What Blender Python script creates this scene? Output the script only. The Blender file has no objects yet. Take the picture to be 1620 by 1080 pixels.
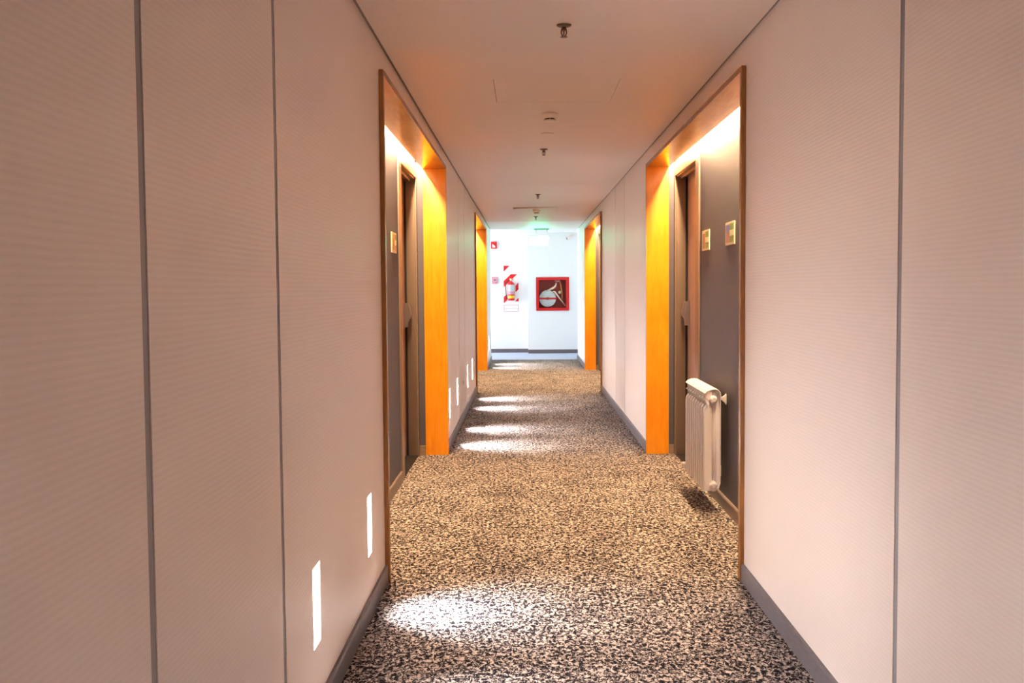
import bpy, bmesh, math, random
from mathutils import Vector, Matrix
random.seed(7)
sc = bpy.context.scene
C = sc.collection
PI = math.pi

# ------------------------------------------------------------------ camera
F_PX = 1602.33
CY, CP, CR = -0.0135691, -0.0522206, -0.0072669
def cam_axes():
    cy, sy, cp, sp = math.cos(CY), math.sin(CY), math.cos(CP), math.sin(CP)
    fwd = Vector((sy*cp, cy*cp, sp)); r0 = Vector((cy, -sy, 0)); u0 = r0.cross(fwd)
    r = r0*math.cos(CR) + u0*math.sin(CR); u = -r0*math.sin(CR) + u0*math.cos(CR)
    return r, u, fwd
_r, _u, _f = cam_axes()
cd = bpy.data.cameras.new('camera'); cam = bpy.data.objects.new('camera', cd); C.objects.link(cam)
cam.matrix_world = Matrix(((_r.x, _u.x, -_f.x, 0), (_r.y, _u.y, -_f.y, 0), (_r.z, _u.z, -_f.z, 1.32), (0, 0, 0, 1)))
cd.sensor_width = 36; cd.lens = F_PX/1620*36; cd.clip_start = 0.05; cd.clip_end = 200
sc.camera = cam

# ------------------------------------------------------------------ world, colour, light constants
sc.view_settings.view_transform = 'Standard'; sc.view_settings.look = 'None'
sc.view_settings.gamma = 1; sc.view_settings.use_curve_mapping = False
sc.view_settings.exposure = 1.82
w = bpy.data.worlds.new('sky'); sc.world = w; w.use_nodes = True
bg = w.node_tree.nodes['Background']; bg.inputs[0].default_value = (0.80, 0.90, 1.0, 1); bg.inputs[1].default_value = 0.5
sc.cycles.max_bounces = 10; sc.cycles.diffuse_bounces = 6; sc.cycles.glossy_bounces = 4

LED_COL = (1.0, 0.665, 0.36)
LED_W = 42.0           # watts of each recess strip
STEP_COL = (0.97, 0.965, 1.0)
STEP_BEAM = 1.5        # watts, downward beam
STEP_GLOW = 78.0       # emission of the lamp's lens
DAY_W = 22.0

def area(name, loc, direction, sx, sy, watts, col, spread=PI, up='Y'):
    l = bpy.data.lights.new(name, 'AREA'); l.shape = 'RECTANGLE'; l.size = sx; l.size_y = sy
    l.energy = watts; l.color = col; l.spread = spread
    o = bpy.data.objects.new(name, l); o.location = loc
    o.rotation_euler = Vector(direction).to_track_quat('-Z', up).to_euler(); C.objects.link(o)
    return o
# daylight through the cross passage's left window, plus a weaker added fill
area('window_daylight', (-2.72, 19.85, 1.45), (1, 0, -0.08), 1.5, 1.6, DAY_W, (1.0, 0.945, 0.98))
area('window_daylight', (2.72, 19.85, 1.45), (-1, 0, -0.08), 1.5, 1.6, DAY_W*0.22, (1.0, 0.945, 0.98))  # unseen fill from the right, added to even out the end walls

# ------------------------------------------------------------------ materials
def srgb(r, g, b):
    f = lambda c: (c/255/12.92) if c/255 <= 0.04045 else ((c/255+0.055)/1.055)**2.4
    return (f(r), f(g), f(b), 1)
def mat(name, col, rough=0.5, metal=0.0, spec=0.5, emit=None, es=0, coat=0):
    m = bpy.data.materials.new(name); m.use_nodes = True
    p = m.node_tree.nodes['Principled BSDF']
    p.inputs['Base Color'].default_value = (*col[:3], 1); p.inputs['Roughness'].default_value = rough
    p.inputs['Metallic'].default_value = metal; p.inputs['Specular IOR Level'].default_value = spec
    p.inputs['Coat Weight'].default_value = coat
    if emit: p.inputs['Emission Color'].default_value = (*emit[:3], 1); p.inputs['Emission Strength'].default_value = es
    return m
def nd(m, t, **kw):
    n = m.node_tree.nodes.new(t)
    for k, v in kw.items():
        if isinstance(k, str) and hasattr(n, k): setattr(n, k, v)
    return n
def lk(m, a, b): m.node_tree.links.new(a, b)
def coords(m, scale):
    tc = nd(m, 'ShaderNodeNewGeometry'); mp = nd(m, 'ShaderNodeMapping'); mp.inputs['Scale'].default_value = scale
    lk(m, tc.outputs['Position'], mp.inputs['Vector']); return mp.outputs[0]
def noise(m, vec, scale, detail=2, rough=0.5, dist=0):
    n = nd(m, 'ShaderNodeTexNoise'); n.inputs['Scale'].default_value = scale; n.inputs['Detail'].default_value = detail
    n.inputs['Roughness'].default_value = rough; n.inputs['Distortion'].default_value = dist; lk(m, vec, n.inputs['Vector']); return n.outputs['Fac']
def ramp(m, fac, stops, interp='LINEAR'):
    n = nd(m, 'ShaderNodeValToRGB'); n.color_ramp.interpolation = interp
    e = n.color_ramp.elements
    while len(e) < len(stops): e.new(0.5)
    for i, (p, c) in enumerate(stops): e[i].position = p; e[i].color = (*c[:3], 1)
    lk(m, fac, n.inputs[0]); return n.outputs[0]
def bump(m, h, strength, dist=0.002):
    b = nd(m, 'ShaderNodeBump'); b.inputs['Strength'].default_value = strength; b.inputs['Distance'].default_value = dist
    lk(m, h, b.inputs['Height']); lk(m, b.outputs[0], m.node_tree.nodes['Principled BSDF'].inputs['Normal'])
def base(m, c): lk(m, c, m.node_tree.nodes['Principled BSDF'].inputs['Base Color'])
def math_(m, op, a, b):
    n = nd(m, 'ShaderNodeMath'); n.operation = op
    for i, v in enumerate((a, b)):
        if isinstance(v, (int, float)): n.inputs[i].default_value = v
        else: lk(m, v, n.inputs[i])
    return n.outputs[0]

def wallpaper(name, c1, c2, rib=78, rough=0.42, bs=0.5):
    m = mat(name, c1, rough)
    v = coords(m, (1, 1, 1))
    wv = nd(m, 'ShaderNodeTexWave'); wv.wave_type = 'BANDS'; wv.bands_direction = 'Z'
    wv.inputs['Scale'].default_value = rib/6.2832*2; wv.inputs['Distortion'].default_value = 1.2
    wv.inputs['Detail'].default_value = 1; wv.inputs['Detail Scale'].default_value = 0.5
    v2 = coords(m, (0.6, 0.6, 1)); lk(m, v2, wv.inputs['Vector'])
    v3 = coords(m, (40, 40, 220)); n = noise(m, v3, 1, 2)
    h = math_(m, 'ADD', math_(m, 'MULTIPLY', wv.outputs['Fac'], 0.7), math_(m, 'MULTIPLY', n, 0.5))
    base(m, ramp(m, h, [(0.2, c2), (0.9, c1)])); bump(m, h, bs, 0.0015)
    return m
M = {}
M['wall'] = wallpaper('cream_ribbed_wallpaper', (0.84, 0.715, 0.64), (0.80, 0.675, 0.595), bs=0.16)
M['dark_wall'] = wallpaper('dark_woven_wallpaper', (0.092, 0.080, 0.102), (0.056, 0.047, 0.062), rib=300, rough=0.55, bs=0.4)
M['white_wall'] = mat('white_painted_plaster', (0.84, 0.85, 0.86), 0.5)
M['ceiling'] = mat('ceiling_paint', (0.74, 0.62, 0.55), 0.5)
bump(M['ceiling'], noise(M['ceiling'], coords(M['ceiling'], (1, 1, 1)), 260, 2), 0.08)
M['ceiling_white'] = mat('ceiling_white_paint', (0.82, 0.80, 0.78), 0.5)  # lighter ceiling colour, stands for passage daylight on the last board
M['gap'] = mat('ceiling_edge_trim', (0.22, 0.17, 0.15), 0.6)
M['strip'] = mat('grey_joint_strip', (0.28, 0.25, 0.25), 0.45)
def basemat(name, c):
    m = mat(name, c, 0.38); n = noise(m, coords(m, (6, 6, 30)), 3, 3)
    base(m, ramp(m, n, [(0.3, tuple(x*0.8 for x in c)), (0.75, tuple(x*1.15 for x in c))])); return m
M['baseboard'] = basemat('grey_baseboard', (0.15, 0.125, 0.135))
M['baseboard2'] = basemat('brown_baseboard', (0.26, 0.19, 0.15))

def wood(name, c1, c2, c3, rough=0.22, sc_=(14, 14, 1.2)):
    m = mat(name, c1, rough, spec=0.5)
    v = coords(m, sc_); n = noise(m, v, 1.6, 5, 0.6, 1.6)
    v2 = coords(m, (3, 3, 2.0)); n2 = noise(m, v2, 1.5, 2, 0.5, 0.6)
    v3 = coords(m, tuple(s*9 for s in sc_)); n3 = noise(m, v3, 1.5, 2)
    h = math_(m, 'ADD', math_(m, 'ADD', math_(m, 'MULTIPLY', n, 0.5), math_(m, 'MULTIPLY', n2, 0.35)), math_(m, 'MULTIPLY', n3, 0.15))
    base(m, ramp(m, h, [(0.3, c3), (0.5, c1), (0.68, c2)])); bump(m, n3, 0.0 if 'soffit' in name else 0.04, 0.001)
    return m
M['wood'] = wood('varnished_cherry_wood', (0.80, 0.29, 0.008), (0.88, 0.36, 0.014), (0.68, 0.205, 0.005))
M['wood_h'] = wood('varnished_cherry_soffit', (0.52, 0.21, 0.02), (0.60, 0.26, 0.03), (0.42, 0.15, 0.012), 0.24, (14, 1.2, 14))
M['wood_dark'] = wood('dark_wood_edge', (0.33, 0.13, 0.03), (0.40, 0.17, 0.045), (0.24, 0.085, 0.018), 0.25)  # darker copy of the wood, with the edge's shade in its colour
M['door'] = mat('taupe_door_paint', (0.40, 0.26, 0.185), 0.32)
base(M['door'], ramp(M['door'], noise(M['door'], coords(M['door'], (30, 30, 1.5)), 2, 3), [(0.3, (0.30, 0.19, 0.14)), (0.7, (0.42, 0.27, 0.20))]))
M['frame'] = mat('bronze_door_frame', (0.21, 0.155, 0.12), 0.3, 0.1)
M['black'] = mat('shadow_gap_black', (0.015, 0.012, 0.012), 0.7)
M['chrome'] = mat('polished_chrome', (0.85, 0.80, 0.72), 0.14, 1.0)
M['steel'] = mat('brushed_lock_steel', (0.42, 0.38, 0.38), 0.35, 0.85)
M['white_metal'] = mat('white_enamel', (0.84, 0.84, 0.90), 0.28)
M['white_plastic'] = mat('white_plastic', (0.80, 0.76, 0.72), 0.4)
M['brass'] = mat('dark_bronze_sprinkler', (0.16, 0.065, 0.03), 0.35, 0.6)
M['escutcheon'] = mat('sprinkler_escutcheon', (0.17, 0.115, 0.07), 0.4, 0.3)
M['led'] = mat('led_strip_lens', (1, 1, 1), 0.5, emit=LED_COL, es=6)
M['step_lens'] = mat('step_light_lens', (1, 1, 1), 0.5, emit=STEP_COL, es=STEP_GLOW)
M['step_in'] = mat('step_light_white_inside', (0.92, 0.91, 0.90), 0.4)
M['red'] = mat('red_enamel', (0.66, 0.010, 0.014), 0.3)
M['dark_red'] = mat('dark_red_inside', (0.34, 0.035, 0.03), 0.5)
M['red_print'] = mat('red_print', (0.70, 0.004, 0.010), 0.4)
M['white_print'] = mat('white_print', (0.86, 0.86, 0.88), 0.4)
M['pink'] = mat('pink_print', (0.66, 0.30, 0.37), 0.4)
M['yellow'] = mat('yellow_print', (0.90, 0.62, 0.03), 0.4)
M['reel'] = mat('grey_reel_disc', (0.55, 0.60, 0.60), 0.4)
M['hose'] = mat('canvas_hose', (0.75, 0.55, 0.42), 0.6)
M['copper'] = mat('copper_pipe', (0.62, 0.22, 0.10), 0.35, 0.5)
M['brassy'] = mat('pale_brass', (0.80, 0.68, 0.42), 0.3, 0.5)
M['label_grey'] = mat('grey_blue_label', (0.50, 0.58, 0.62), 0.4)
M['rubber'] = mat('black_rubber', (0.03, 0.03, 0.035), 0.5)
M['green_emit'] = mat('green_sign_face', (0.1, 0.8, 0.4), 0.4, emit=(0.10, 1.0, 0.50), es=6)
M['green_plate'] = mat('green_plate', (0.05, 0.45, 0.28), 0.4)
M['cream'] = mat('cream_sign_plate', (0.86, 0.72, 0.48), 0.35)
M['green'] = mat('green_sign_print', (0.26, 0.42, 0.06), 0.4)
M['pale'] = mat('pale_yellow_print', (0.95, 0.93, 0.62), 0.4)
M['sky'] = mat('blue_print', (0.26, 0.30, 0.70), 0.4)
M['photo_brown'] = mat('brown_print', (0.40, 0.20, 0.10), 0.4)
M['photo_tan'] = mat('tan_print', (0.70, 0.42, 0.18), 0.4)
M['photo_pink'] = mat('pink_brown_print', (0.55, 0.28, 0.24), 0.4)
M['lens_dark'] = mat('dark_lens', (0.04, 0.05, 0.10), 0.2)
gm = bpy.data.materials.new('cabinet_glass'); gm.use_nodes = True; gp = gm.node_tree.nodes['Principled BSDF']
gp.inputs['Transmission Weight'].default_value = 1; gp.inputs['Roughness'].default_value = 0.03; gp.inputs['IOR'].default_value = 1.1
M['glass'] = gm

m = mat('speckled_carpet', (0.4, 0.35, 0.3), 0.95, spec=0.1)
n1 = noise(m, coords(m, (66, 46, 50)), 1, 4, 0.75, 0.8)
n2 = noise(m, coords(m, (4, 3, 6)), 1, 2, 0.5)
n3 = noise(m, coords(m, (210, 120, 100)), 1, 2, 0.6, 0.5)
fac = math_(m, 'ADD', math_(m, 'ADD', math_(m, 'MULTIPLY', n1, 0.85), math_(m, 'MULTIPLY', n2, 0.06)), math_(m, 'MULTIPLY', n3, 0.18))
base(m, ramp(m, fac, [(0.52, (0.010, 0.008, 0.013)), (0.545, (0.05, 0.04, 0.045)), (0.568, (0.42, 0.355, 0.315)), (0.64, (0.74, 0.65, 0.585))]))
bump(m, n1, 0.7, 0.006)
M['carpet'] = m
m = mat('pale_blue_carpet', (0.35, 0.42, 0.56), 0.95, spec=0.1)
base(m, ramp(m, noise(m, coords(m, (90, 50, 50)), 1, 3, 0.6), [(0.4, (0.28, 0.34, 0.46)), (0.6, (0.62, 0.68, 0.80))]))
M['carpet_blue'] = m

# ------------------------------------------------------------------ mesh helpers
class MB:
    def __init__(s): s.bm = bmesh.new()
    def _loop(s, vs):
        try: return s.bm.faces.new(vs)
        except ValueError: return None
    def box(s, x0, x1, y0, y1, z0, z1, bev=0):
        x0, x1 = min(x0, x1), max(x0, x1); y0, y1 = min(y0, y1), max(y0, y1); z0, z1 = min(z0, z1), max(z0, z1)
        v = [s.bm.verts.new((x, y, z)) for x in (x0, x1) for y in (y0, y1) for z in (z0, z1)]
        fs = [s._loop([v[i] for i in q]) for q in ((0, 1, 3, 2), (4, 6, 7, 5), (0, 4, 5, 1), (2, 3, 7, 6), (0, 2, 6, 4), (1, 5, 7, 3))]
        if bev:
            es = list({e for f in fs for e in f.edges})
            bmesh.ops.bevel(s.bm, geom=es, offset=bev, segments=1, affect='EDGES', profile=0.7)
        return s
    def prism(s, pts, axis, a, b, org=(0, 0, 0)):
        """polygon pts in the plane normal to axis, extruded from a to b"""
        def P(p, t):
            if axis == 'Y': q = (p[0], t, p[1])
            elif axis == 'X': q = (t, p[0], p[1])
            else: q = (p[0], p[1], t)
            return (q[0]+org[0], q[1]+org[1], q[2]+org[2])
        A = [s.bm.verts.new(P(p, a)) for p in pts]; B = [s.bm.verts.new(P(p, b)) for p in pts]
        s._loop(A); s._loop(B[::-1]); n = len(pts)
        for i in range(n): s._loop([A[i], A[(i+1) % n], B[(i+1) % n], B[i]])
        return s
    def ribbon(s, pts, th, a, b, axis='Y'):
        """a strip of thickness th along polyline pts, extruded a..b"""
        L = []; R = []
        for i, p in enumerate(pts):
            q0 = Vector(pts[max(i-1, 0)]); q1 = Vector(pts[min(i+1, len(pts)-1)])
            d = (q1-q0).normalized(); n = Vector((-d.y, d.x))*th/2
            L.append((p[0]+n.x, p[1]+n.y)); R.append((p[0]-n.x, p[1]-n.y))
        for i in range(len(pts)-1):
            s.prism([L[i], L[i+1], R[i+1], R[i]], axis, a, b)
        bmesh.ops.remove_doubles(s.bm, verts=s.bm.verts, dist=1e-6)
        return s
    def rings(s, centers, radii, axis, seg=16, caps=True):
        """lathe: circles normal to axis"""
        R = []
        for c, r in zip(centers, radii):
            ring = []
            for k in range(seg):
                t = 2*PI*k/seg; a, b = r*math.cos(t), r*math.sin(t)
                d = {'X': (0, a, b), 'Y': (a, 0, b), 'Z': (a, b, 0)}[axis]
                ring.append(s.bm.verts.new((c[0]+d[0], c[1]+d[1], c[2]+d[2])))
            R.append(ring)
        for i in range(len(R)-1):
            for k in range(seg):
                f = s._loop([R[i][k], R[i][(k+1) % seg], R[i+1][(k+1) % seg], R[i+1][k]])
                if f: f.smooth = True
        if caps: s._loop(R[0][::-1]); s._loop(R[-1])
        return s
    def cyl(s, c, r, axis, h, seg=16, r2=None):
        e = {'X': (h, 0, 0), 'Y': (0, h, 0), 'Z': (0, 0, h)}[axis]
        return s.rings([c, (c[0]+e[0], c[1]+e[1], c[2]+e[2])], [r, r if r2 is None else r2], axis, seg)
    def tube(s, pts, r, seg=8):
        pts = [Vector(p) for p in pts]; R = []
        for i, p in enumerate(pts):
            d = (pts[min(i+1, len(pts)-1)]-pts[max(i-1, 0)]).normalized()
            a = d.orthogonal().normalized() if i == 0 else (pa - d*pa.dot(d)).normalized()
            pa = a; b = d.cross(a); rr = r[i] if isinstance(r, (list, tuple)) else r
            R.append([s.bm.verts.new(p + a*rr*math.cos(2*PI*k/seg) + b*rr*math.sin(2*PI*k/seg)) for k in range(seg)])
        for i in range(len(R)-1):
            for k in range(seg):
                f = s._loop([R[i][k], R[i][(k+1) % seg], R[i+1][(k+1) % seg], R[i+1][k]])
                if f: f.smooth = True
        s._loop(R[0][::-1]); s._loop(R[-1]); return s
    def slab(s, fn, u, v, t, holes=()):
        """slab with rectangular holes; fn(u, v, w) -> xyz; w runs 0..t"""
        us = sorted({u[0], u[1], *[h[i] for h in holes for i in (0, 1)]}); us = [a for a in us if u[0] <= a <= u[1]]
        vs = sorted({v[0], v[1], *[h[i] for h in holes for i in (2, 3)]}); vs = [a for a in vs if v[0] <= a <= v[1]]
        solid = lambda i, j: 0 <= i < len(us)-1 and 0 <= j < len(vs)-1 and not any(h[0]-1e-9 <= us[i] and us[i+1] <= h[1]+1e-9 and h[2]-1e-9 <= vs[j] and vs[j+1] <= h[3]+1e-9 for h in holes)
        cache = {}
        def V(i, j, k):
            if (i, j, k) not in cache: cache[(i, j, k)] = s.bm.verts.new(fn(us[i], vs[j], t*k))
            return cache[(i, j, k)]
        for i in range(len(us)-1):
            for j in range(len(vs)-1):
                if not solid(i, j): continue
                for k in (0, 1): s._loop([V(i, j, k), V(i+1, j, k), V(i+1, j+1, k), V(i, j+1, k)])
                for di, dj, a, b in ((-1, 0, (i, j), (i, j+1)), (1, 0, (i+1, j), (i+1, j+1)), (0, -1, (i, j), (i+1, j)), (0, 1, (i, j+1), (i+1, j+1))):
                    if not solid(i+di, j+dj): s._loop([V(*a, 0), V(*b, 0), V(*b, 1), V(*a, 1)])
        return s
    def build(s, name, m, parent=None, smooth=False):
        bmesh.ops.recalc_face_normals(s.bm, faces=s.bm.faces)
        off = parent.matrix_world.translation.copy() if parent is not None else Vector((0, 0, 0))
        if parent is not None and off.length: bmesh.ops.translate(s.bm, verts=s.bm.verts, vec=-off)
        me = bpy.data.meshes.new(name); s.bm.to_mesh(me); s.bm.free()
        if smooth:
            for p in me.polygons: p.use_smooth = True
        me.materials.append(M[m] if isinstance(m, str) else m)
        o = bpy.data.objects.new(name, me); C.objects.link(o)
        if parent is not None: o.parent = parent
        return o
def empty(name, loc=(0, 0, 0), label=None, cat=None, group=None, kind=None):
    o = bpy.data.objects.new(name, None); o.empty_display_size = 0.1; C.objects.link(o)
    o.location = loc; o.matrix_world = Matrix.Translation(loc)
    return tag(o, label, cat, group, kind)
def tag(o, label=None, cat=None, group=None, kind=None):
    if label: o['label'] = label
    if cat: o['category'] = cat
    if group: o['group'] = group
    if kind: o['kind'] = kind
    return o

# ------------------------------------------------------------------ dimensions (metres; camera at x 0, y 0, z 1.32)
Y0 = -6.0
WL, WR = 0.641, 0.974          # corridor wall faces
RL, RR = 0.861, 1.182          # recess wall faces
JL, JR = 0.801, 1.131          # depth reached by the wooden lining
CH = 2.398
P0 = (-3.90, -0.36); P1 = (4.505, 8.04); P2 = (12.90, 16.36)
ENDL, ENDR = 18.77, 18.97
S = {-1: (WL, RL, JL, ENDL), 1: (WR, RR, JR, ENDR)}
STEPS = [1.05, 3.03, 4.08, 8.47, 9.45, 11.12, 12.08, 16.85, 17.65]  # first one is unseen, added to brighten the near walls
HZ = 2.262                     # underside of the wooden header

# ------------------------------------------------------------------ floor and ceiling
MB().box(-2.9, 2.9, Y0-0.1, 18.80, -0.08, 0).build('floor', 'carpet')
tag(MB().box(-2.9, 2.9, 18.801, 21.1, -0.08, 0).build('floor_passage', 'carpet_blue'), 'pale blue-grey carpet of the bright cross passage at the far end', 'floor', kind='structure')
tag(bpy.data.objects['floor'], 'beige and near-black speckled carpet running down the corridor', 'floor', kind='structure')

ceil = empty('ceiling', (0, 0, CH), 'plain corridor ceiling with a dark shadow line along both walls', 'ceiling', kind='structure')
AP1 = (-0.16, 0.50, 5.29, 5.95); AP2 = (-0.158, 0.437, 13.57, 14.17)
cf = lambda u, v, w_: (u, v, CH+w_)
MB().slab(cf, (-0.626, 0.959), (Y0, 10.30), 0.03, [AP1]).build('ceiling_board', 'ceiling', ceil)
MB().slab(cf, (-0.626, 0.959), (10.304, 10.616), 0.03).build('ceiling_board', 'ceiling', ceil)
MB().slab(cf, (-0.626, 0.959), (10.62, 16.40), 0.03, [AP2]).build('ceiling_board', 'ceiling', ceil)
MB().slab(cf, (-0.626, 0.959), (16.403, 18.50), 0.03).build('ceiling_board', 'ceiling_white', ceil)
MB().box(-1.2, 1.5, Y0-0.1, 18.50, 2.47, 2.53).build('ceiling_deck', 'gap', ceil)
MB().box(-2.9, 2.9, 18.501, 21.1, 2.44, 2.53).build('ceiling_board', 'white_wall', ceil)
for s in (-1, 1):
    x = s*S[s][0]
    MB().box(x, x-s*0.014, Y0, 18.5, CH+0.008, CH+0.02).build('edge_trim', 'gap', ceil)

# ------------------------------------------------------------------ side walls
def side_wall(s):
    W, Rr, J, END = S[s]
    wall = empty('wall_left' if s < 0 else 'wall_right', (s*W, 0, 0),
                 'left corridor wall in cream ribbed wallpaper with slim lights near the floor' if s < 0 else 'right corridor wall in cream ribbed wallpaper opposite the slim lights',
                 'wall', kind='structure')
    fn = lambda u, v, w_: (s*(W+w_), u, v)
    seams = ([-4.70, 0.62, 1.70, 2.62, 9.73, 10.67] if s < 0 else [-4.70, 0.75, 1.73, 2.655, 9.97, 10.96])
    runs = [(Y0, P0[0]), (P0[1], P1[0]), (P1[1], P2[0]), (P2[1], END)]
    for a, b in runs:
        cuts = [q for q in seams if a < q < b]; ed = [a]
        for q in cuts: ed += [q-0.015, q+0.015]
        ed.append(b)
        for i in range(0, len(ed), 2):
            u0, u1 = ed[i], ed[i+1]
            holes = [(q-0.05, q+0.05, 0.24, 0.485) for q in STEPS if s < 0 and u0 < q < u1]
            MB().slab(fn, (u0, u1), (0, 2.47), 0.09, holes).build('wallpaper_panel', 'white_wall' if a == P2[1] else 'wall', wall)  # panels past the far portal are whitened to carry passage daylight
        for q in cuts:
            MB().box(s*(W+0.002), s*(W+0.05), q-0.0148, q+0.0148, 0.075, 2.46).build('joint_strip', 'strip', wall)
    for P in (P0, P1, P2):          # strip of wall over each portal, recess walls behind it
        MB().box(s*W, s*(W+0.09), P[0], P[1], 2.29, 2.47).build('wallpaper_panel', 'wall', wall)
        door = (P[1]-1.04, P[1]-0.09, 0.0, 2.19)
        holes = [door] if P is P1 or (s > 0 and P is P2) else []
        f2 = lambda u, v, w_: (s*(Rr+w_), u, v)
        MB().slab(f2, (P[0]-0.02, P[1]+0.02), (0, 2.47), 0.14, holes).build('recess_wall', 'dark_wall', wall)
        MB().box(s*(J+0.001), s*(Rr-0.001), P[1]-0.026, P[1]+0.02, 0, 2.32).build('recess_end_wall', 'dark_wall', wall)
        MB().box(s*(J+0.001), s*(Rr-0.001), P[0]-0.02, P[0]+0.03, 0, 2.32).build('recess_end_wall', 'dark_wall', wall)
        MB().box(s*(W+0.10), s*(Rr-0.001), P[0]-0.02, P[1]+0.02, 2.345, 2.36).build('light_trough', 'white_wall', wall)
        MB().box(s*(W+0.10), s*(W+0.11), P[0]-0.02, P[1]+0.02, 2.30, 2.345).build('light_trough', 'white_wall', wall)
    # outer return of the wall in the cross passage
    MB().box(s*(W+0.0905), s*2.6, END-0.08, END, 0, 2.44).build('return_wall', 'white_wall', wall)
    return wall
wall_l = side_wall(-1); wall_r = side_wall(1)
o = MB().box(-1.2, 1.4, Y0-0.08, Y0, 0, 2.47).build('wall_back', 'wall'); tag(o, kind='structure')

# baseboards: profile with a soft top edge
def baseboard(name, s, x, runs, m, label, h=0.078):
    e = empty(name, (s*x, runs[0][0], 0), label, 'baseboard', kind='structure')
    for a, b in runs:
        pr = [(s*x, 0), (s*(x-0.014), 0), (s*(x-0.014), h-0.008), (s*(x-0.010), h), (s*x, h)]
        MB().prism(pr, 'Y', a, b).build('skirting_board', m, e)
    return e
for s in (-1, 1):
    W, Rr, J, END = S[s]; nm = 'left' if s < 0 else 'right'
    baseboard('baseboard_'+nm, s, W-0.0002, [(Y0, P0[0]-0.001), (P0[1]+0.001, P1[0]-0.001), (P1[1]+0.001, P2[0]-0.001), (P2[1]+0.001, END)], 'baseboard', 'grey baseboard along the foot of the %s corridor wall' % nm)
    runs = [(P0[0]+0.04, P0[1]-0.04), (P1[0]+0.04, P1[1]-1.17)]
    if s > 0: runs.append((P2[0]+0.04, P2[1]-1.17))
    e = baseboard('baseboard_%s_recess' % nm, s, Rr-0.0002, runs, 'baseboard2', 'brown baseboard with a pale top edge inside the %s door recess' % nm)
    for P in (P0, P1, P2):
        MB().box(s*(J+0.002), s*(Rr-0.003), P[1]-0.034, P[1]-0.0265, 0, 0.075, 0.002).build('skirting_board', 'baseboard2', e)

# ------------------------------------------------------------------ cross passage
def back(name, m, x0, x1, y, holes=(), label=None):
    fn = lambda u, v, w_: (u, y+w_, v)
    e = empty(name, (x0, y, 0), label, 'wall', kind='structure')
    MB().slab(fn, (x0, x1), (0, 2.44), 21.09-y, holes).build('plaster_panel', m, e)
    MB().box(x0, x1, y-0.014, y-0.0002, 0, 0.078, 0.002).build('skirting_board', 'baseboard', e)
    return e
YL, YR = 20.87, 20.57
CAB = (0.217, 0.886, 0.867, 1.543)
back('wall_end_left', 'white_wall', -2.6, 0.05, YL, (), 'bright white end wall behind the fire extinguisher')
back('wall_end_right', 'white_wall', 0.0501, 2.6, YR, [(CAB[0]+0.03, CAB[1]-0.03, CAB[2]+0.03, CAB[3]-0.03)], 'white projecting end wall that holds the hose cabinet')
WIN = (19.15, 20.55, 0.65, 2.15)
fn = lambda u, v, w_: (-2.6-w_, u, v)
o = MB().slab(fn, (18.69, 21.09), (0, 2.44), 0.1, [WIN]).build('wall_passage_left', 'white_wall'); tag(o, kind='structure')
o = MB().slab(lambda u, v, w_: (2.6+w_, u, v), (18.69, 21.09), (0, 2.44), 0.1, [WIN]).build('wall_passage_right', 'white_wall'); tag(o, kind='structure')
for n, sx in ((1, -1), (2, 1)):  # right window is unseen, added to go with the right-hand fill
    e = empty('window_%d' % n, (sx*2.65, 19.85, 0.65), kind='structure')
    fr = MB(); fr.slab(lambda u, v, w_: (sx*(2.63+w_), u, v), WIN[:2], WIN[2:], 0.05, [(19.20, 19.83, 0.70, 2.10), (19.87, 20.50, 0.70, 2.10)]); fr.build('window_frame', 'white_metal', e)

# ------------------------------------------------------------------ wooden portals (jambs, header, soffit) and their light strips
def portal(s, P, n, label):
    W, Rr, J, END = S[s]; f = W-0.021
    t = empty('trim_%d' % n, (s*W, P[0], 0), label, 'portal', kind='structure')
    # near jamb: edge facing up the corridor, coloured dark for its shade, then the lining
    MB().box(s*f, s*J, P[1]-0.030, P[1], 0, HZ, 0.0012).build('jamb', 'wood', t)
    MB().box(s*(W-0.001), s*J, P[0]+0.002, P[0]+0.034, 0, HZ, 0.0012).build('jamb', 'wood', t)
    MB().box(s*f, s*(W-0.0012), P[0], P[0]+0.034, 0, 2.288, 0.001).build('jamb_edge', 'wood_dark', t)
    mid = P[0]+1.80
    MB().box(s*f, s*J, P[0]+0.0345, mid, HZ+0.0005, 2.2885, 0.001).build('soffit_panel', 'wood_h', t)
    MB().box(s*f, s*J, mid+0.001, P[1], HZ+0.0005, 2.2885, 0.001).build('soffit_panel', 'wood_h', t)
    MB().box(s*f, s*(f-0.0012), P[0]+0.035, P[1], HZ+0.001, 2.288).build('header_edge', 'wood_dark', t)
    st = MB().box(s*(Rr-0.045), s*(Rr-0.015), P[0]+0.04, P[1]-0.04, 2.325, 2.334).build('light_strip', 'led', t); st['label'] = 'glowing warm light strip'
    a = area('recess_strip_light', (s*(Rr-0.030), (P[0]+P[1])/2, 2.318), (0, 0, -1), 0.018, P[1]-P[0]-0.12, LED_W*(0.12 if P is P0 else 1), LED_COL)  # dim strips behind the camera are added fill for the near walls
portal(-1, P0, 5, 'left wooden portal behind the camera')
portal(1, P0, 6, 'right wooden portal behind the camera')
portal(-1, P1, 1, 'near left wooden portal framing the dark door recess')
portal(1, P1, 2, 'near right wooden portal framing the recess with the radiator')
portal(-1, P2, 3, 'far left wooden portal close to the bright end of the corridor')
portal(1, P2, 4, 'far right wooden portal close to the bright end of the corridor')

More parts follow.
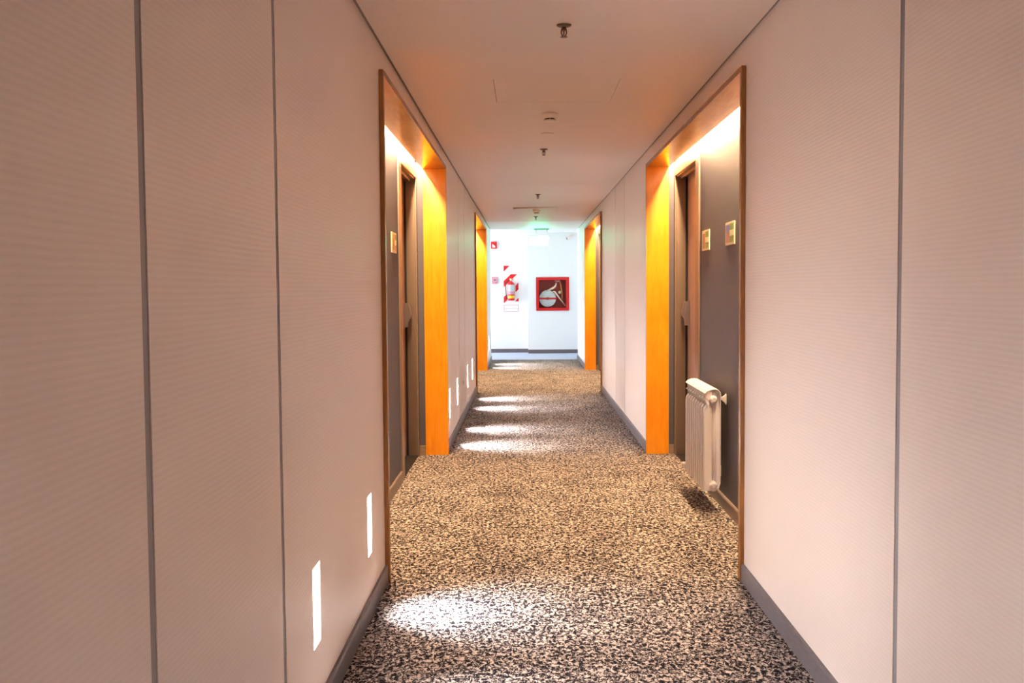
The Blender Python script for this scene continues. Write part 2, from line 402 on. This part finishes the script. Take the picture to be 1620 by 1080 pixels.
# ------------------------------------------------------------------ doors
def door(s, P, n, label):
    W, Rr, J, END = S[s]
    a, b, top = P[1]-1.04, P[1]-0.09, 2.19
    d = empty('door_%d' % n, (s*Rr, a, 0), label, 'door', kind='structure')
    q = lambda v: s*(Rr+v)      # v metres behind the recess wall
    fr = MB()
    # casing on the wall, with a stepped lining that turns into the opening
    fr.box(q(-0.013), q(0.001), a-0.125, a+0.004, 0, top+0.062, 0.003)
    fr.box(q(-0.013), q(0.001), b-0.004, P[1]-0.036, 0, top+0.062, 0.003)
    fr.box(q(-0.013), q(0.001), a+0.004, b-0.004, top-0.004, top+0.062, 0.003)
    fr.box(q(0.0), q(0.135), a-0.0, a+0.012, 0, top)
    fr.box(q(0.0), q(0.078), b-0.014, b, 0, top); fr.box(q(0.078), q(0.135), b-0.006, b, 0, top)
    fr.box(q(0.0), q(0.078), a+0.012, b-0.014, top-0.014, top); fr.box(q(0.078), q(0.135), a+0.012, b-0.006, top-0.006, top)
    fr.box(q(0.030), q(0.040), a+0.012, b-0.014, top-0.03, top-0.014)
    fr.build('door_frame', 'frame', d)
    MB().box(q(0.084), q(0.126), a+0.016, b-0.014, 0.012, top-0.010, 0.002).build('door_leaf', 'door', d)
    MB().box(q(0.068), q(0.0835), b-0.0158, b-0.0142, 0, top-0.03).build('door_seal', 'black', d)  # black strip draws the shade between leaf and lining
    MB().box(q(0.13), q(0.138), a, b, 0, top).build('back_panel', 'black', d)
    MB().box(q(-0.005), q(0.13), a+0.012, b-0.006, 0.0005, 0.010, 0.002).build('threshold', 'black', d)
    # electronic lock: hooded upper body, lower body, lever
    yl = b-0.115; face = 0.0838
    L = lambda v, z: (s*(Rr+face-v), z)
    up = [L(0, 1.026), L(0.030, 1.026), L(0.031, 1.060), L(0.036, 1.078), L(0.050, 1.100), L(0.056, 1.122), L(0.052, 1.150), L(0.044, 1.190), L(0.038, 1.208), L(0, 1.212)]
    lk_ = MB().prism(up, 'Y', yl, yl+0.07).build('lock', 'steel', d); lk_['label'] = 'grey electronic lock body'
    c = MB(); c.box(s*(Rr+face), s*(Rr+face-0.030), yl+0.002, yl+0.068, 0.900, 1.024, 0.002); c.build('lock_cover', 'steel', lk_)
    c = MB(); c.ribbon([(s*(Rr+face-0.001), 1.2135), (s*(Rr+face-0.038), 1.2095)], 0.004, yl, yl+0.07); c.build('lock_top', 'chrome', lk_)
    h = MB(); h.cyl((s*(Rr+face-0.028), yl+0.035, 1.055), 0.010, 'X', -s*0.036, 12)
    h.box(s*(Rr+face-0.060), s*(Rr+face-0.080), yl-0.075, yl+0.046, 1.045, 1.066, 0.005)
    hh = h.build('lever_handle', 'chrome', lk_); hh['label'] = 'chrome lever handle'
    for z in (1.562, 1.580):
        MB().cyl((q(0.084), a+0.48, z), 0.005, 'X', -s*0.004, 10).build('peephole', 'chrome', d)
    for z in (0.25, 1.1, 1.95):
        MB().cyl((q(0.082), a+0.013, z), 0.006, 'Z', 0.09, 10).build('hinge', 'steel', d)
door(-1, P1, 1, 'taupe door in the dark recess on the left, grey lock at its far side')
door(1, P1, 2, 'taupe door in the recess on the right, behind the white radiator')
door(1, P2, 3, 'distant door mostly hidden inside the far right recess')

# ------------------------------------------------------------------ step lights
step_labels = {
 1.05: 'slim white light low in the left wall, below the picture edge',
 3.03: 'nearest slim white light set low in the left wall',
 4.08: 'slim white light low in the left wall just before the near portal',
 8.47: 'first slim light low in the left wall past the near left portal',
 9.45: 'second slim light past the near left portal, low in the left wall',
 11.12: 'third slim light past the near left portal, low in the left wall',
 12.08: 'fourth slim light, last one before the far left portal',
 16.85: 'slim wall light hidden just behind the far left portal, throwing a streak on the carpet',
 17.65: 'farthest slim light, low in the white wall past the far left portal'}
for y in STEPS:
    t = empty('step_light', (-WL, y, 0.24), step_labels[y], 'wall light', 'slim step lights along the left wall')
    h = MB(); d = 0.082
    h.box(-WL-0.003, -WL-d, y-0.0498, y-0.0475, 0.2402, 0.4848)
    h.box(-WL-0.003, -WL-d, y+0.0475, y+0.0498, 0.2402, 0.4848)
    h.box(-WL-0.003, -WL-d, y-0.0475, y+0.0475, 0.2402, 0.2425)
    h.box(-WL-0.003, -WL-d, y-0.0475, y+0.0475, 0.4825, 0.4848)
    h.box(-WL-d, -WL-d-0.003, y-0.0498, y+0.0498, 0.2402, 0.4848)
    h.build('housing', 'step_in', t)
    l = MB().box(-WL-d+0.001, -WL-d+0.006, y-0.040, y+0.040, 0.25, 0.475).build('lens', 'step_lens', t); l['label'] = 'glowing white lens'
    area('step_beam', (-WL-0.050, y, 0.40), (1, 0, -0.95), 0.06, 0.05, STEP_BEAM, STEP_COL, math.radians(72), 'Z')

# ------------------------------------------------------------------ radiator
def radiator():
    y0 = 5.875; n = 9; p = 0.080; X = RR
    t = empty('radiator', (X-0.095, y0+n*p/2, 0), 'white aluminium radiator hanging on the dark wall of the near right recess', 'radiator')
    D = lambda d, z: (X-d, z)
    sec = MB()
    a, b = y0+0.012, y0+p-0.012
    sec.ribbon([D(.142, .125), D(.142, .590), D(.139, .612), D(.129, .628), D(.114, .632), D(.100, .612)], .0035, a, b)
    sec.ribbon([D(.141, .662), D(.131, .672), D(.112, .652), D(.100, .620)], .003, a, b)
    sec.ribbon([D(.141, .702), D(.128, .715), D(.108, .724), D(.085, .727), D(.064, .722), D(.053, .708), D(.050, .690)], .0045, a-.009, b+.009)
    sec.ribbon([D(.050, .690), D(.050, .175), D(.060, .140)], .0035, a, b)
    for yy in (y0+0.013,):
        sec.prism([D(.1405, .130), D(.1405, .598), D(.125, .622), D(.139, .660), D(.139, .700), D(.100, .712), D(.100, .130)], 'Y', yy-0.001, yy+0.001)
    sec.prism([D(.100, .130), D(.100, .655), D(.052, .690), D(.052, .18), D(.062, .140)], 'Y', y0+p/2-0.0015, y0+p/2+0.0015)
    sec.rings([(X-.085, y0+p/2, z) for z in (.122, .13, .70, .708)], [.010, .017, .017, .010], 'Z', 12)
    for z in (.165, .668):
        sec.cyl((X-.092, y0+0.001, z), .023, 'Y', p-0.002, 16)
    s0 = sec.build('radiator_section', 'white_metal', t)
    for k in range(1, n):
        c = s0.copy(); C.objects.link(c); c.parent = t; c.location = (0, k*p, 0)
    for z in (.165, .668):
        e = MB(); e.rings([(X-.092, y0+.001, z), (X-.092, y0-.006, z), (X-.092, y0-.009, z), (X-.092, y0-.018, z)], [.021, .021, .014, .012], 'Y', 20)
        e.build('end_plug', 'white_metal', t)
    for yb, z in ((y0+0.10, .655), (y0+n*p-0.10, .655), (y0+0.26, .20), (y0+n*p-0.10, .20)):
        if 1:
            br = MB(); br.box(X-0.0005, X-0.004, yb-0.014, yb+0.014, z-0.028, z+0.036, .001)
            br.prism([(X-.003, z+.030), (X-.003, z-.022), (X-.030, z+.002), (X-.052, z+.004), (X-.052, z+.018), (X-.020, z+.018)], 'Y', yb-0.010, yb+0.010)
            br.build('wall_bracket', 'white_metal', t)
    v = MB(); ye = y0+n*p
    v.tube([(X-.092, ye-.001, .165), (X-.092, ye+.05, .165), (X-.092, ye+.06, .155), (X-.075, ye+.062, .15), (X-.002, ye+.062, .15)], .009, 10)
    v.rings([(X-.094, ye+.05, .155), (X-.125, ye+.05, .155), (X-.130, ye+.05, .155), (X-.160, ye+.05, .155)], [.012, .012, .018, .016], 'X', 14)
    v.build('valve', 'white_metal', t)
    v = MB(); v.rings([(X-.092, ye+.001, .668), (X-.092, ye+.012, .668), (X-.092, ye+.02, .668)], [.02, .02, .008], 'Y', 12); v.build('air_vent', 'white_metal', t)
radiator()

# ------------------------------------------------------------------ room signs
def sign(s, ya, yb, za, zb, kind, label):
    """ya is the picture side, yb the coloured column side"""
    Rr = S[s][1]; x = s*(Rr-0.001)
    t = empty('room_sign', (x, (ya+yb)/2, (za+zb)/2), label, 'sign', 'room signs beside the doors')
    MB().box(x, x-s*0.006, ya, yb, za, zb, 0.001).build('sign_plate', 'cream', t)
    d = yb-ya; Y = lambda u: ya+d*u; Z = lambda v: za+(zb-za)*v
    def flat(name, m, u0, u1, v0, v1, lift=0.0068):
        MB().box(x-s*0.005, x-s*lift, Y(u0), Y(u1), Z(v0), Z(v1)).build(name, m, t)
    if kind == 'sky':
        flat('picture', 'photo_pink', 0.08, 0.50, 0.10, 0.90); flat('picture_sky', 'sky', 0.08, 0.50, 0.58, 0.90, 0.0072)
    elif kind == 'brown':
        flat('picture', 'photo_tan', 0.08, 0.46, 0.10, 0.86); flat('picture_figure', 'photo_brown', 0.16, 0.40, 0.14, 0.84, 0.0072); flat('picture_figure', 'photo_pink', 0.18, 0.28, 0.16, 0.34, 0.0076)
    else:
        flat('picture', 'photo_tan', 0.08, 0.60, 0.12, 0.90); flat('picture_figure', 'photo_brown', 0.30, 0.42, 0.16, 0.72, 0.0072); flat('picture_figure', 'photo_pink', 0.10, 0.22, 0.18, 0.66, 0.0072)
    u0 = 0.64 if kind == 'tan' else 0.50
    flat('colour_band', 'green', u0, 0.93, 0.64, 0.92); flat('number_band', 'pale', u0, 0.96, 0.38, 0.64, 0.0074)
    flat('colour_band', 'photo_tan' if kind == 'tan' else 'green', u0, 0.93, 0.10, 0.38)
sign(-1, 6.51, 6.745, 1.558, 1.690, 'tan', 'small cream room sign with a tan picture on the left recess wall')
sign(1, 6.765, 6.51, 1.558, 1.690, 'brown', 'room sign with a brown picture beside the right door casing')
sign(1, 5.98, 5.73, 1.562, 1.692, 'sky', 'room sign with blue sky in its picture, nearest the right portal edge')

# ------------------------------------------------------------------ ceiling fittings
def sprinkler(y, x, label):
    t = empty('sprinkler', (x, y, CH), label, 'sprinkler', 'sprinklers along the ceiling')
    e = MB(); e.rings([(x, y, CH-.0002), (x, y, CH-.004), (x, y, CH-.009), (x, y, CH-.010)], [.031, .030, .020, .006], 'Z', 24); e.build('escutcheon', 'escutcheon', t)
    b = MB(); b.rings([(x, y, CH-z) for z in (.009, .016, .018, .024)], [.010, .010, .013, .011], 'Z', 12); b.build('body', 'brass', t)
    f = MB()
    for sg in (-1, 1):
        f.tube([(x+sg*.010, y, CH-.022), (x+sg*.011, y, CH-.032), (x+sg*.007, y, CH-.042), (x, y, CH-.048)], .0024, 6)
    f.rings([(x, y, CH-.024), (x, y, CH-.042)], [.003, .0025], 'Z', 8); f.build('frame_arms', 'brass', t)
    d = MB(); d.rings([(x, y, CH-.048), (x, y, CH-.050)], [.0145, .0145], 'Z', 12)
    d.build('deflector', 'brass', t)
sprinkler(4.22, 0.165, 'nearest ceiling sprinkler, in front of the square access hatch')
sprinkler(7.93, 0.150, 'ceiling sprinkler behind the near smoke detector')
sprinkler(11.70, 0.150, 'ceiling sprinkler halfway, before the far hatch')
sprinkler(15.30, 0.165, 'farthest ceiling sprinkler, just past the far smoke detector')
def detector(y, x, label, CH=CH):
    t = empty('smoke_detector', (x, y, CH), label, 'smoke detector', 'smoke detectors')
    a = MB(); a.rings([(x, y, CH-.0002), (x, y, CH-.010), (x, y, CH-.026), (x, y, CH-.032)], [.052, .052, .046, .038], 'Z', 32); a.build('detector_base', 'white_plastic', t)
    a = MB(); a.rings([(x, y, CH-.032), (x, y, CH-.040)], [.030, .030], 'Z', 24); a.build('sensor_slot', 'black', t)
    a = MB(); a.rings([(x, y, CH-.040), (x, y, CH-.045), (x, y, CH-.050)], [.038, .037, .024], 'Z', 32); a.build('detector_cap', 'white_plastic', t)
    for k in range(4):
        an = PI/2*k-PI/2; MB().box(x+math.cos(an)*.032-.002, x+math.cos(an)*.032+.002, y+math.sin(an)*.032-.002, y+math.sin(an)*.032+.002, CH-.0405, CH-.0315).build('cap_post', 'white_plastic', t)
detector(6.33, 0.158, 'near white smoke detector, behind the square access hatch')
detector(13.85, 0.158, 'far smoke detector, beside the far access hatch', CH-0.0165)
o = MB().rings([(0.161, 7.14, CH-.0002), (0.161, 7.14, CH-.003), (0.161, 7.14, CH-.005)], [.045, .044, .036], 'Z', 28).build('ceiling_cover_plate', 'ceiling')
tag(o, 'small round blank cover on the ceiling between detector and sprinkler', 'cover plate')
def hatch(A, label, tilt=0):
    t = empty('access_hatch', ((A[0]+A[1])/2, (A[2]+A[3])/2, CH), label, 'ceiling hatch')
    g = 0.0025 if not tilt else 0.004
    m_ = MB(); m_.box(A[0]+g, A[1]-g, A[2]+g, A[3]-g, CH+0.0002, CH+0.020, 0.001)
    if tilt:
        for v in m_.bm.verts:
            k = (A[1]-v.co.x)/(A[1]-A[0]); v.co.z -= tilt*k + 0.001
    m_.build('hatch_panel', 'ceiling', t)
    MB().slab(lambda u, v, w_: (u, v, CH+0.022+w_), (A[0]-.02, A[1]+.02), (A[2]-.02, A[3]+.02), 0.02, [(A[0]+.03, A[1]-.03, A[2]+.03, A[3]-.03)]).build('hatch_frame', 'gap', t)
hatch(AP1, 'near square access hatch flush in the ceiling')
hatch(AP2, 'far access hatch hanging slightly open on its left side', 0.022)

# ------------------------------------------------------------------ exit sign
t = empty('exit_sign', (0.25, 18.42, CH), 'glowing green emergency exit sign hanging from the far ceiling', 'exit sign')
MB().box(0.165, 0.435, 18.38, 18.46, CH-.018, CH-.0002, .002).build('mounting_plate', 'green_plate', t)
for x in (0.20, 0.40): MB().cyl((x, 18.42, CH-.105), .004, 'Z', .09, 8).build('hanging_rod', 'chrome', t)
MB().box(0.070, 0.435, 18.395, 18.445, 2.085, 2.272, .008).build('sign_housing', 'white_plastic', t)
for yy in (18.394, 18.446):
    a, b = sorted((yy, yy+(-.004 if yy < 18.42 else .004)))
    g = MB().box(0.078, 0.427, a, b, 2.092, 2.265, .001).build('lit_face', 'green_emit', t); g['label'] = 'glowing green face'

# ------------------------------------------------------------------ hose cabinet
def cabinet():
    x0, x1, z0, z1 = CAB; y = YR
    t = empty('fire_hose_cabinet', ((x0+x1)/2, y, z0), 'red glass-fronted fire hose cabinet on the white end wall', 'hose cabinet')
    a, b, c, d = x0+.032, x1-.032, z0+.032, z1-.032
    bx = MB(); bx.box(a, b, y+.20, y+.21, c, d)
    bx.box(a, a+.003, y+.001, y+.20, c, d); bx.box(b-.003, b, y+.001, y+.20, c, d); bx.box(a, b, y+.001, y+.20, c, c+.003); bx.box(a, b, y+.001, y+.20, d-.003, d)
    bx.build('cabinet_box', 'dark_red', t)
    fn = lambda u, v, w_: (u, y-.022+w_, v)
    fr = MB(); fr.slab(fn, (x0, x1), (z0, z1), .0218, [(x0+.012, x1-.012, z0+.012, z1-.012)]); fr.build('cabinet_frame', 'red', t)
    dr = MB(); dr.slab(lambda u, v, w_: (u, y-.030+w_, v), (x0+.014, x1-.014), (z0+.014, z1-.014), .022, [(x0+.055, x1-.060, z0+.055, z1-.055)])
    dd = dr.build('cabinet_door', 'red', t)
    MB().box(x0+.050, x1-.055, y-.014, y-.011, z0+.050, z1-.050).build('glass_pane', 'glass', dd)
    MB().box(x0+.020, x0+.034, y-.040, y-.030, 1.36, 1.44, .002).build('door_handle', 'white_plastic', dd)
    for z in (z0+.02, z1-.03): MB().cyl((x1-.018, y-.031, z), .006, 'Z', .012, 8).build('hinge', 'white_plastic', dd)
    return t
CABT = cabinet()
# hose reel standing inside it
cx, cz, yy = 0.452, 1.112, YR+.10
t = empty('hose_reel', (cx, yy, cz-.19), 'grey hose reel disc inside the red cabinet', 'hose reel')
r_ = MB(); r_.rings([(cx, yy-.030, cz), (cx, yy-.034, cz), (cx, yy-.030, cz)], [.172, .165, .03], 'Y', 48)
r_.cyl((cx, yy-.030, cz), .172, 'Y', .004, 48); r_.build('reel_disc', 'reel', t)
MB().cyl((cx, yy+.045, cz), .172, 'Y', .004, 40).build('reel_disc', 'reel', t)
h = MB()
for k in range(4):
    h.tube([(cx+(.150-.02*k)*math.cos(a*PI/16), yy-.012+.014*k, cz+(.150-.02*k)*math.sin(a*PI/16)) for a in range(33)], .010, 6)
h.build('coiled_hose', 'hose', t)
MB().box(cx-.175, cx+.190, yy-.042, yy-.0335, cz-.016, cz+.016, .002).build('reel_bracket', 'red', t)
MB().cyl((cx, yy-.046, cz), .026, 'Y', .014, 16).build('reel_hub', 'dark_red', t)
MB().cyl((cx, yy-.026, cz), .02, 'Y', .125, 12).build('reel_axle', 'dark_red', t)
h = MB(); h.tube([(cx-.02, yy-.035, cz+.155), (cx+.05, yy-.045, cz+.185), (cx+.12, yy-.05, cz+.215), (cx+.165, yy-.05, cz+.26), (cx+.175, yy-.04, cz+.32)], [.012, .018, .024, .02, .014], 10); h.build('hose_tail', 'hose', t)
t = empty('hose_nozzle', (0.72, yy-.05, .93), 'pale tapered hose nozzle leaning inside the red cabinet', 'hose nozzle')
h = MB(); h.tube([(cx+.10, yy-.05, cz+.145), (cx+.145, yy-.05, cz+.135), (cx+.175, yy-.05, cz+.095), (cx+.20, yy-.05, cz+.06), (cx+.36, yy-.05, cz-.150)], [.010, .018, .022, .017, .010], 12); h.build('nozzle_barrel', 'hose', t)
t = CABT
h = MB(); h.tube([(.690, YR+.14, 1.505), (.720, YR+.14, 1.40), (.750, YR+.14, 1.20), (.755, YR+.14, 1.05)], .022, 12); t = h.build('standpipe', 'copper', t)
h = MB(); h.rings([(.700, YR+.105, 1.235), (.700, YR+.085, 1.235), (.700, YR+.080, 1.235)], [.034, .036, .012], 'Y', 16); h.rings([(.700, YR+.14, 1.235), (.700, YR+.10, 1.235)], [.014, .014], 'Y', 10); h.build('valve_wheel', 'brassy', CABT)
h = MB(); h.tube([(.60, YR+.12, 1.475), (.66, YR+.12, 1.462), (.70, YR+.13, 1.475)], [.008, .016, .018], 8); h.build('coupling', 'hose', CABT)

# ------------------------------------------------------------------ extinguisher board, extinguisher, plate
bx0, bx1, bz0, bz1 = -0.446, -0.140, 1.016, 1.790
yb = YL-.0005
t = empty('extinguisher_board', ((bx0+bx1)/2, yb, bz0), 'tall white board with red diagonal stripes behind the extinguisher', 'sign board')
MB().box(bx0, bx1, yb-.006, yb, bz0, bz1, .001).build('backing_board', 'white_print', t)
px = lambda u, v: (bx0+(u-150)/290*(bx1-bx0), bz1-(v-70)/750*(bz1-bz0))
stripes = [[(150, 72), (266, 72), (150, 190)], [(292, 240), (415, 240), (150, 500), (150, 375)], [(438, 405), (438, 545), (380, 600), (380, 470)],
           [(150, 690), (215, 640), (215, 760), (150, 816)], [(438, 712), (438, 782), (368, 782)]]
for q in stripes: MB().prism([px(*p) for p in q], 'Y', yb-.0075, yb-.006).build('red_stripe', 'red_print', t)
tri = MB().ribbon([px(320, 150), px(345, 90), px(372, 150), px(320, 150)], .006, yb-.0075, yb-.006); tri.build('class_triangle', 'label_grey', t)
t = empty('instruction_plate', ((bx0+bx1)/2, yb, .845), 'small white plate with a pink outline under the striped board', 'sign plate')
MB().box(bx0, bx1, yb-.005, yb, .845, .988, .001).build('plate', 'white_print', t)
o_ = MB().slab(lambda u, v, w_: (u, yb-.0062+w_, v), (bx0+.002, bx1-.002), (.847, .986), .001, [(bx0+.012, bx1-.012, .907, .978), (bx0+.012, bx1-.012, .855, .899)]); o_.build('pink_outline', 'pink', t)

ex, ey = -0.292, YL-.012-.080
t = empty('fire_extinguisher', (ex, ey, 1.075), 'red fire extinguisher with white and yellow labels on the striped board', 'extinguisher')
c = MB(); zs = [(1.075, .058), (1.078, .068), (1.10, .072), (1.40, .072), (1.425, .066), (1.445, .048), (1.458, .026), (1.47, .022)]
c.rings([(ex, ey, z) for z, _ in zs], [r for _, r in zs], 'Z', 28); c.build('cylinder', 'red', t)
def band(z0, z1, m, nm, a0=-2.7, a1=-0.45):
    g = MB(); n = 14; r = .0735
    pts = [(ex+r*math.cos(a0+(a1-a0)*k/n), ey+r*math.sin(a0+(a1-a0)*k/n)) for k in range(n+1)]
    inn = [(ex+(r-.002)*math.cos(a0+(a1-a0)*k/n), ey+(r-.002)*math.sin(a0+(a1-a0)*k/n)) for k in range(n+1)]
    for k in range(n): g.prism([pts[k], pts[k+1], inn[k+1], inn[k]], 'Z', z0, z1)
    bmesh.ops.remove_doubles(g.bm, verts=g.bm.verts, dist=1e-6)
    g.build(nm, m, t)
band(1.255, 1.395, 'label_grey', 'upper_label'); band(1.120, 1.175, 'yellow', 'yellow_label'); band(1.200, 1.250, 'pink', 'middle_label')
v = MB(); v.rings([(ex, ey, 1.468), (ex, ey, 1.505), (ex, ey, 1.525)], [.017, .02, .014], 'Z', 14); v.build('valve_head', 'brassy', t)
v = MB(); v.tube([(ex+.005, ey, 1.505), (ex-.02, ey-.01, 1.535), (ex+.03, ey-.03, 1.555), (ex+.05, ey-.04, 1.55)], .008, 8); v.tube([(ex, ey, 1.51), (ex+.03, ey-.03, 1.505), (ex+.05, ey-.045, 1.50)], .006, 8); v.build('squeeze_handle', 'red', t)
v = MB(); v.cyl((ex-.012, ey-.028, 1.505), .02, 'Y', .012, 16); v.build('pressure_gauge', 'pale', t)
v = MB(); v.tube([(ex-.018, ey, 1.50), (ex-.06, ey, 1.49), (ex-.105, ey, 1.44), (ex-.118, ey, 1.36), (ex-.105, ey, 1.22), (ex-.092, ey, 1.14), (ex-.088, ey, 1.10)], [.008, .008, .008, .008, .008, .011, .013], 8); v.build('hose', 'rubber', t)
v = MB(); v.box(ex-.03, ex+.03, YL-.0082, ey+.05, 1.415, 1.43, .002); v.box(ex-.02, ex+.02, YL-.016, YL-.0082, 1.38, 1.50, .002); v.build('wall_hook', 'steel', t)

# ------------------------------------------------------------------ alarm devices on the end wall, left edge
t = empty('alarm_sounder', (-.635, YL, 2.137), 'pinkish red alarm beacon high on the bright end wall', 'alarm')
MB().box(-.700, -.578, YL-.045, YL-.0005, 2.137, 2.282, .006).build('alarm_body', 'red', t)
MB().prism([(-.672, 2.160), (-.612, 2.160), (-.612, 2.19), (-.672, 2.235)], 'Y', YL-.062, YL-.045).build('beacon_lens', 'white_plastic', t)
t = empty('call_point', (-.63, YL, 1.416), 'pink manual fire call point at shoulder height on the end wall', 'call point')
MB().box(-.690, -.570, YL-.035, YL-.0005, 1.416, 1.560, .006).build('call_point_body', 'pink', t)
MB().prism([(-.652, 1.515), (-.642, 1.490), (-.606, 1.490), (-.598, 1.510), (-.612, 1.505), (-.640, 1.505)], 'Y', YL-.039, YL-.035).build('push_handle', 'lens_dark', t)
MB().box(-.612, -.596, YL-.038, YL-.035, 1.43, 1.447).build('keyhole_cover', 'red', t)

# ------------------------------------------------------------------ camera on the cross passage wall, socket
t = empty('wall_camera', (.93, YR, 2.36), 'small white surveillance camera high on the end wall, right side', 'camera')
MB().box(.905, .985, YR-.02, YR-.0005, 2.32, 2.40, .004).build('mount_plate', 'white_plastic', t)
MB().tube([(.945, YR-.018, 2.36), (.945, YR-.06, 2.365), (.935, YR-.10, 2.35)], .012, 8).build('mount_arm', 'white_plastic', t)
g = MB(); g.tube([(1.00, YR-.11, 2.37), (.84, YR-.13, 2.315)], .032, 16); g.build('camera_body', 'white_plastic', t)
g = MB(); g.tube([(.842, YR-.13, 2.3155), (.832, YR-.131, 2.312)], .024, 16); g.build('camera_lens', 'lens_dark', t)
t = empty('wall_socket', (-WL, 10.26, .36), 'small cream blank plate low on the left wall between slim lights', 'wall plate')
MB().box(-WL+.0002, -WL+.006, 10.21, 10.31, .335, .40, .001).build('plate', 'wall', t)
MB().box(-WL+.006, -WL+.0075, 10.235, 10.285, .35, .385).build('socket_insert', 'strip', t)
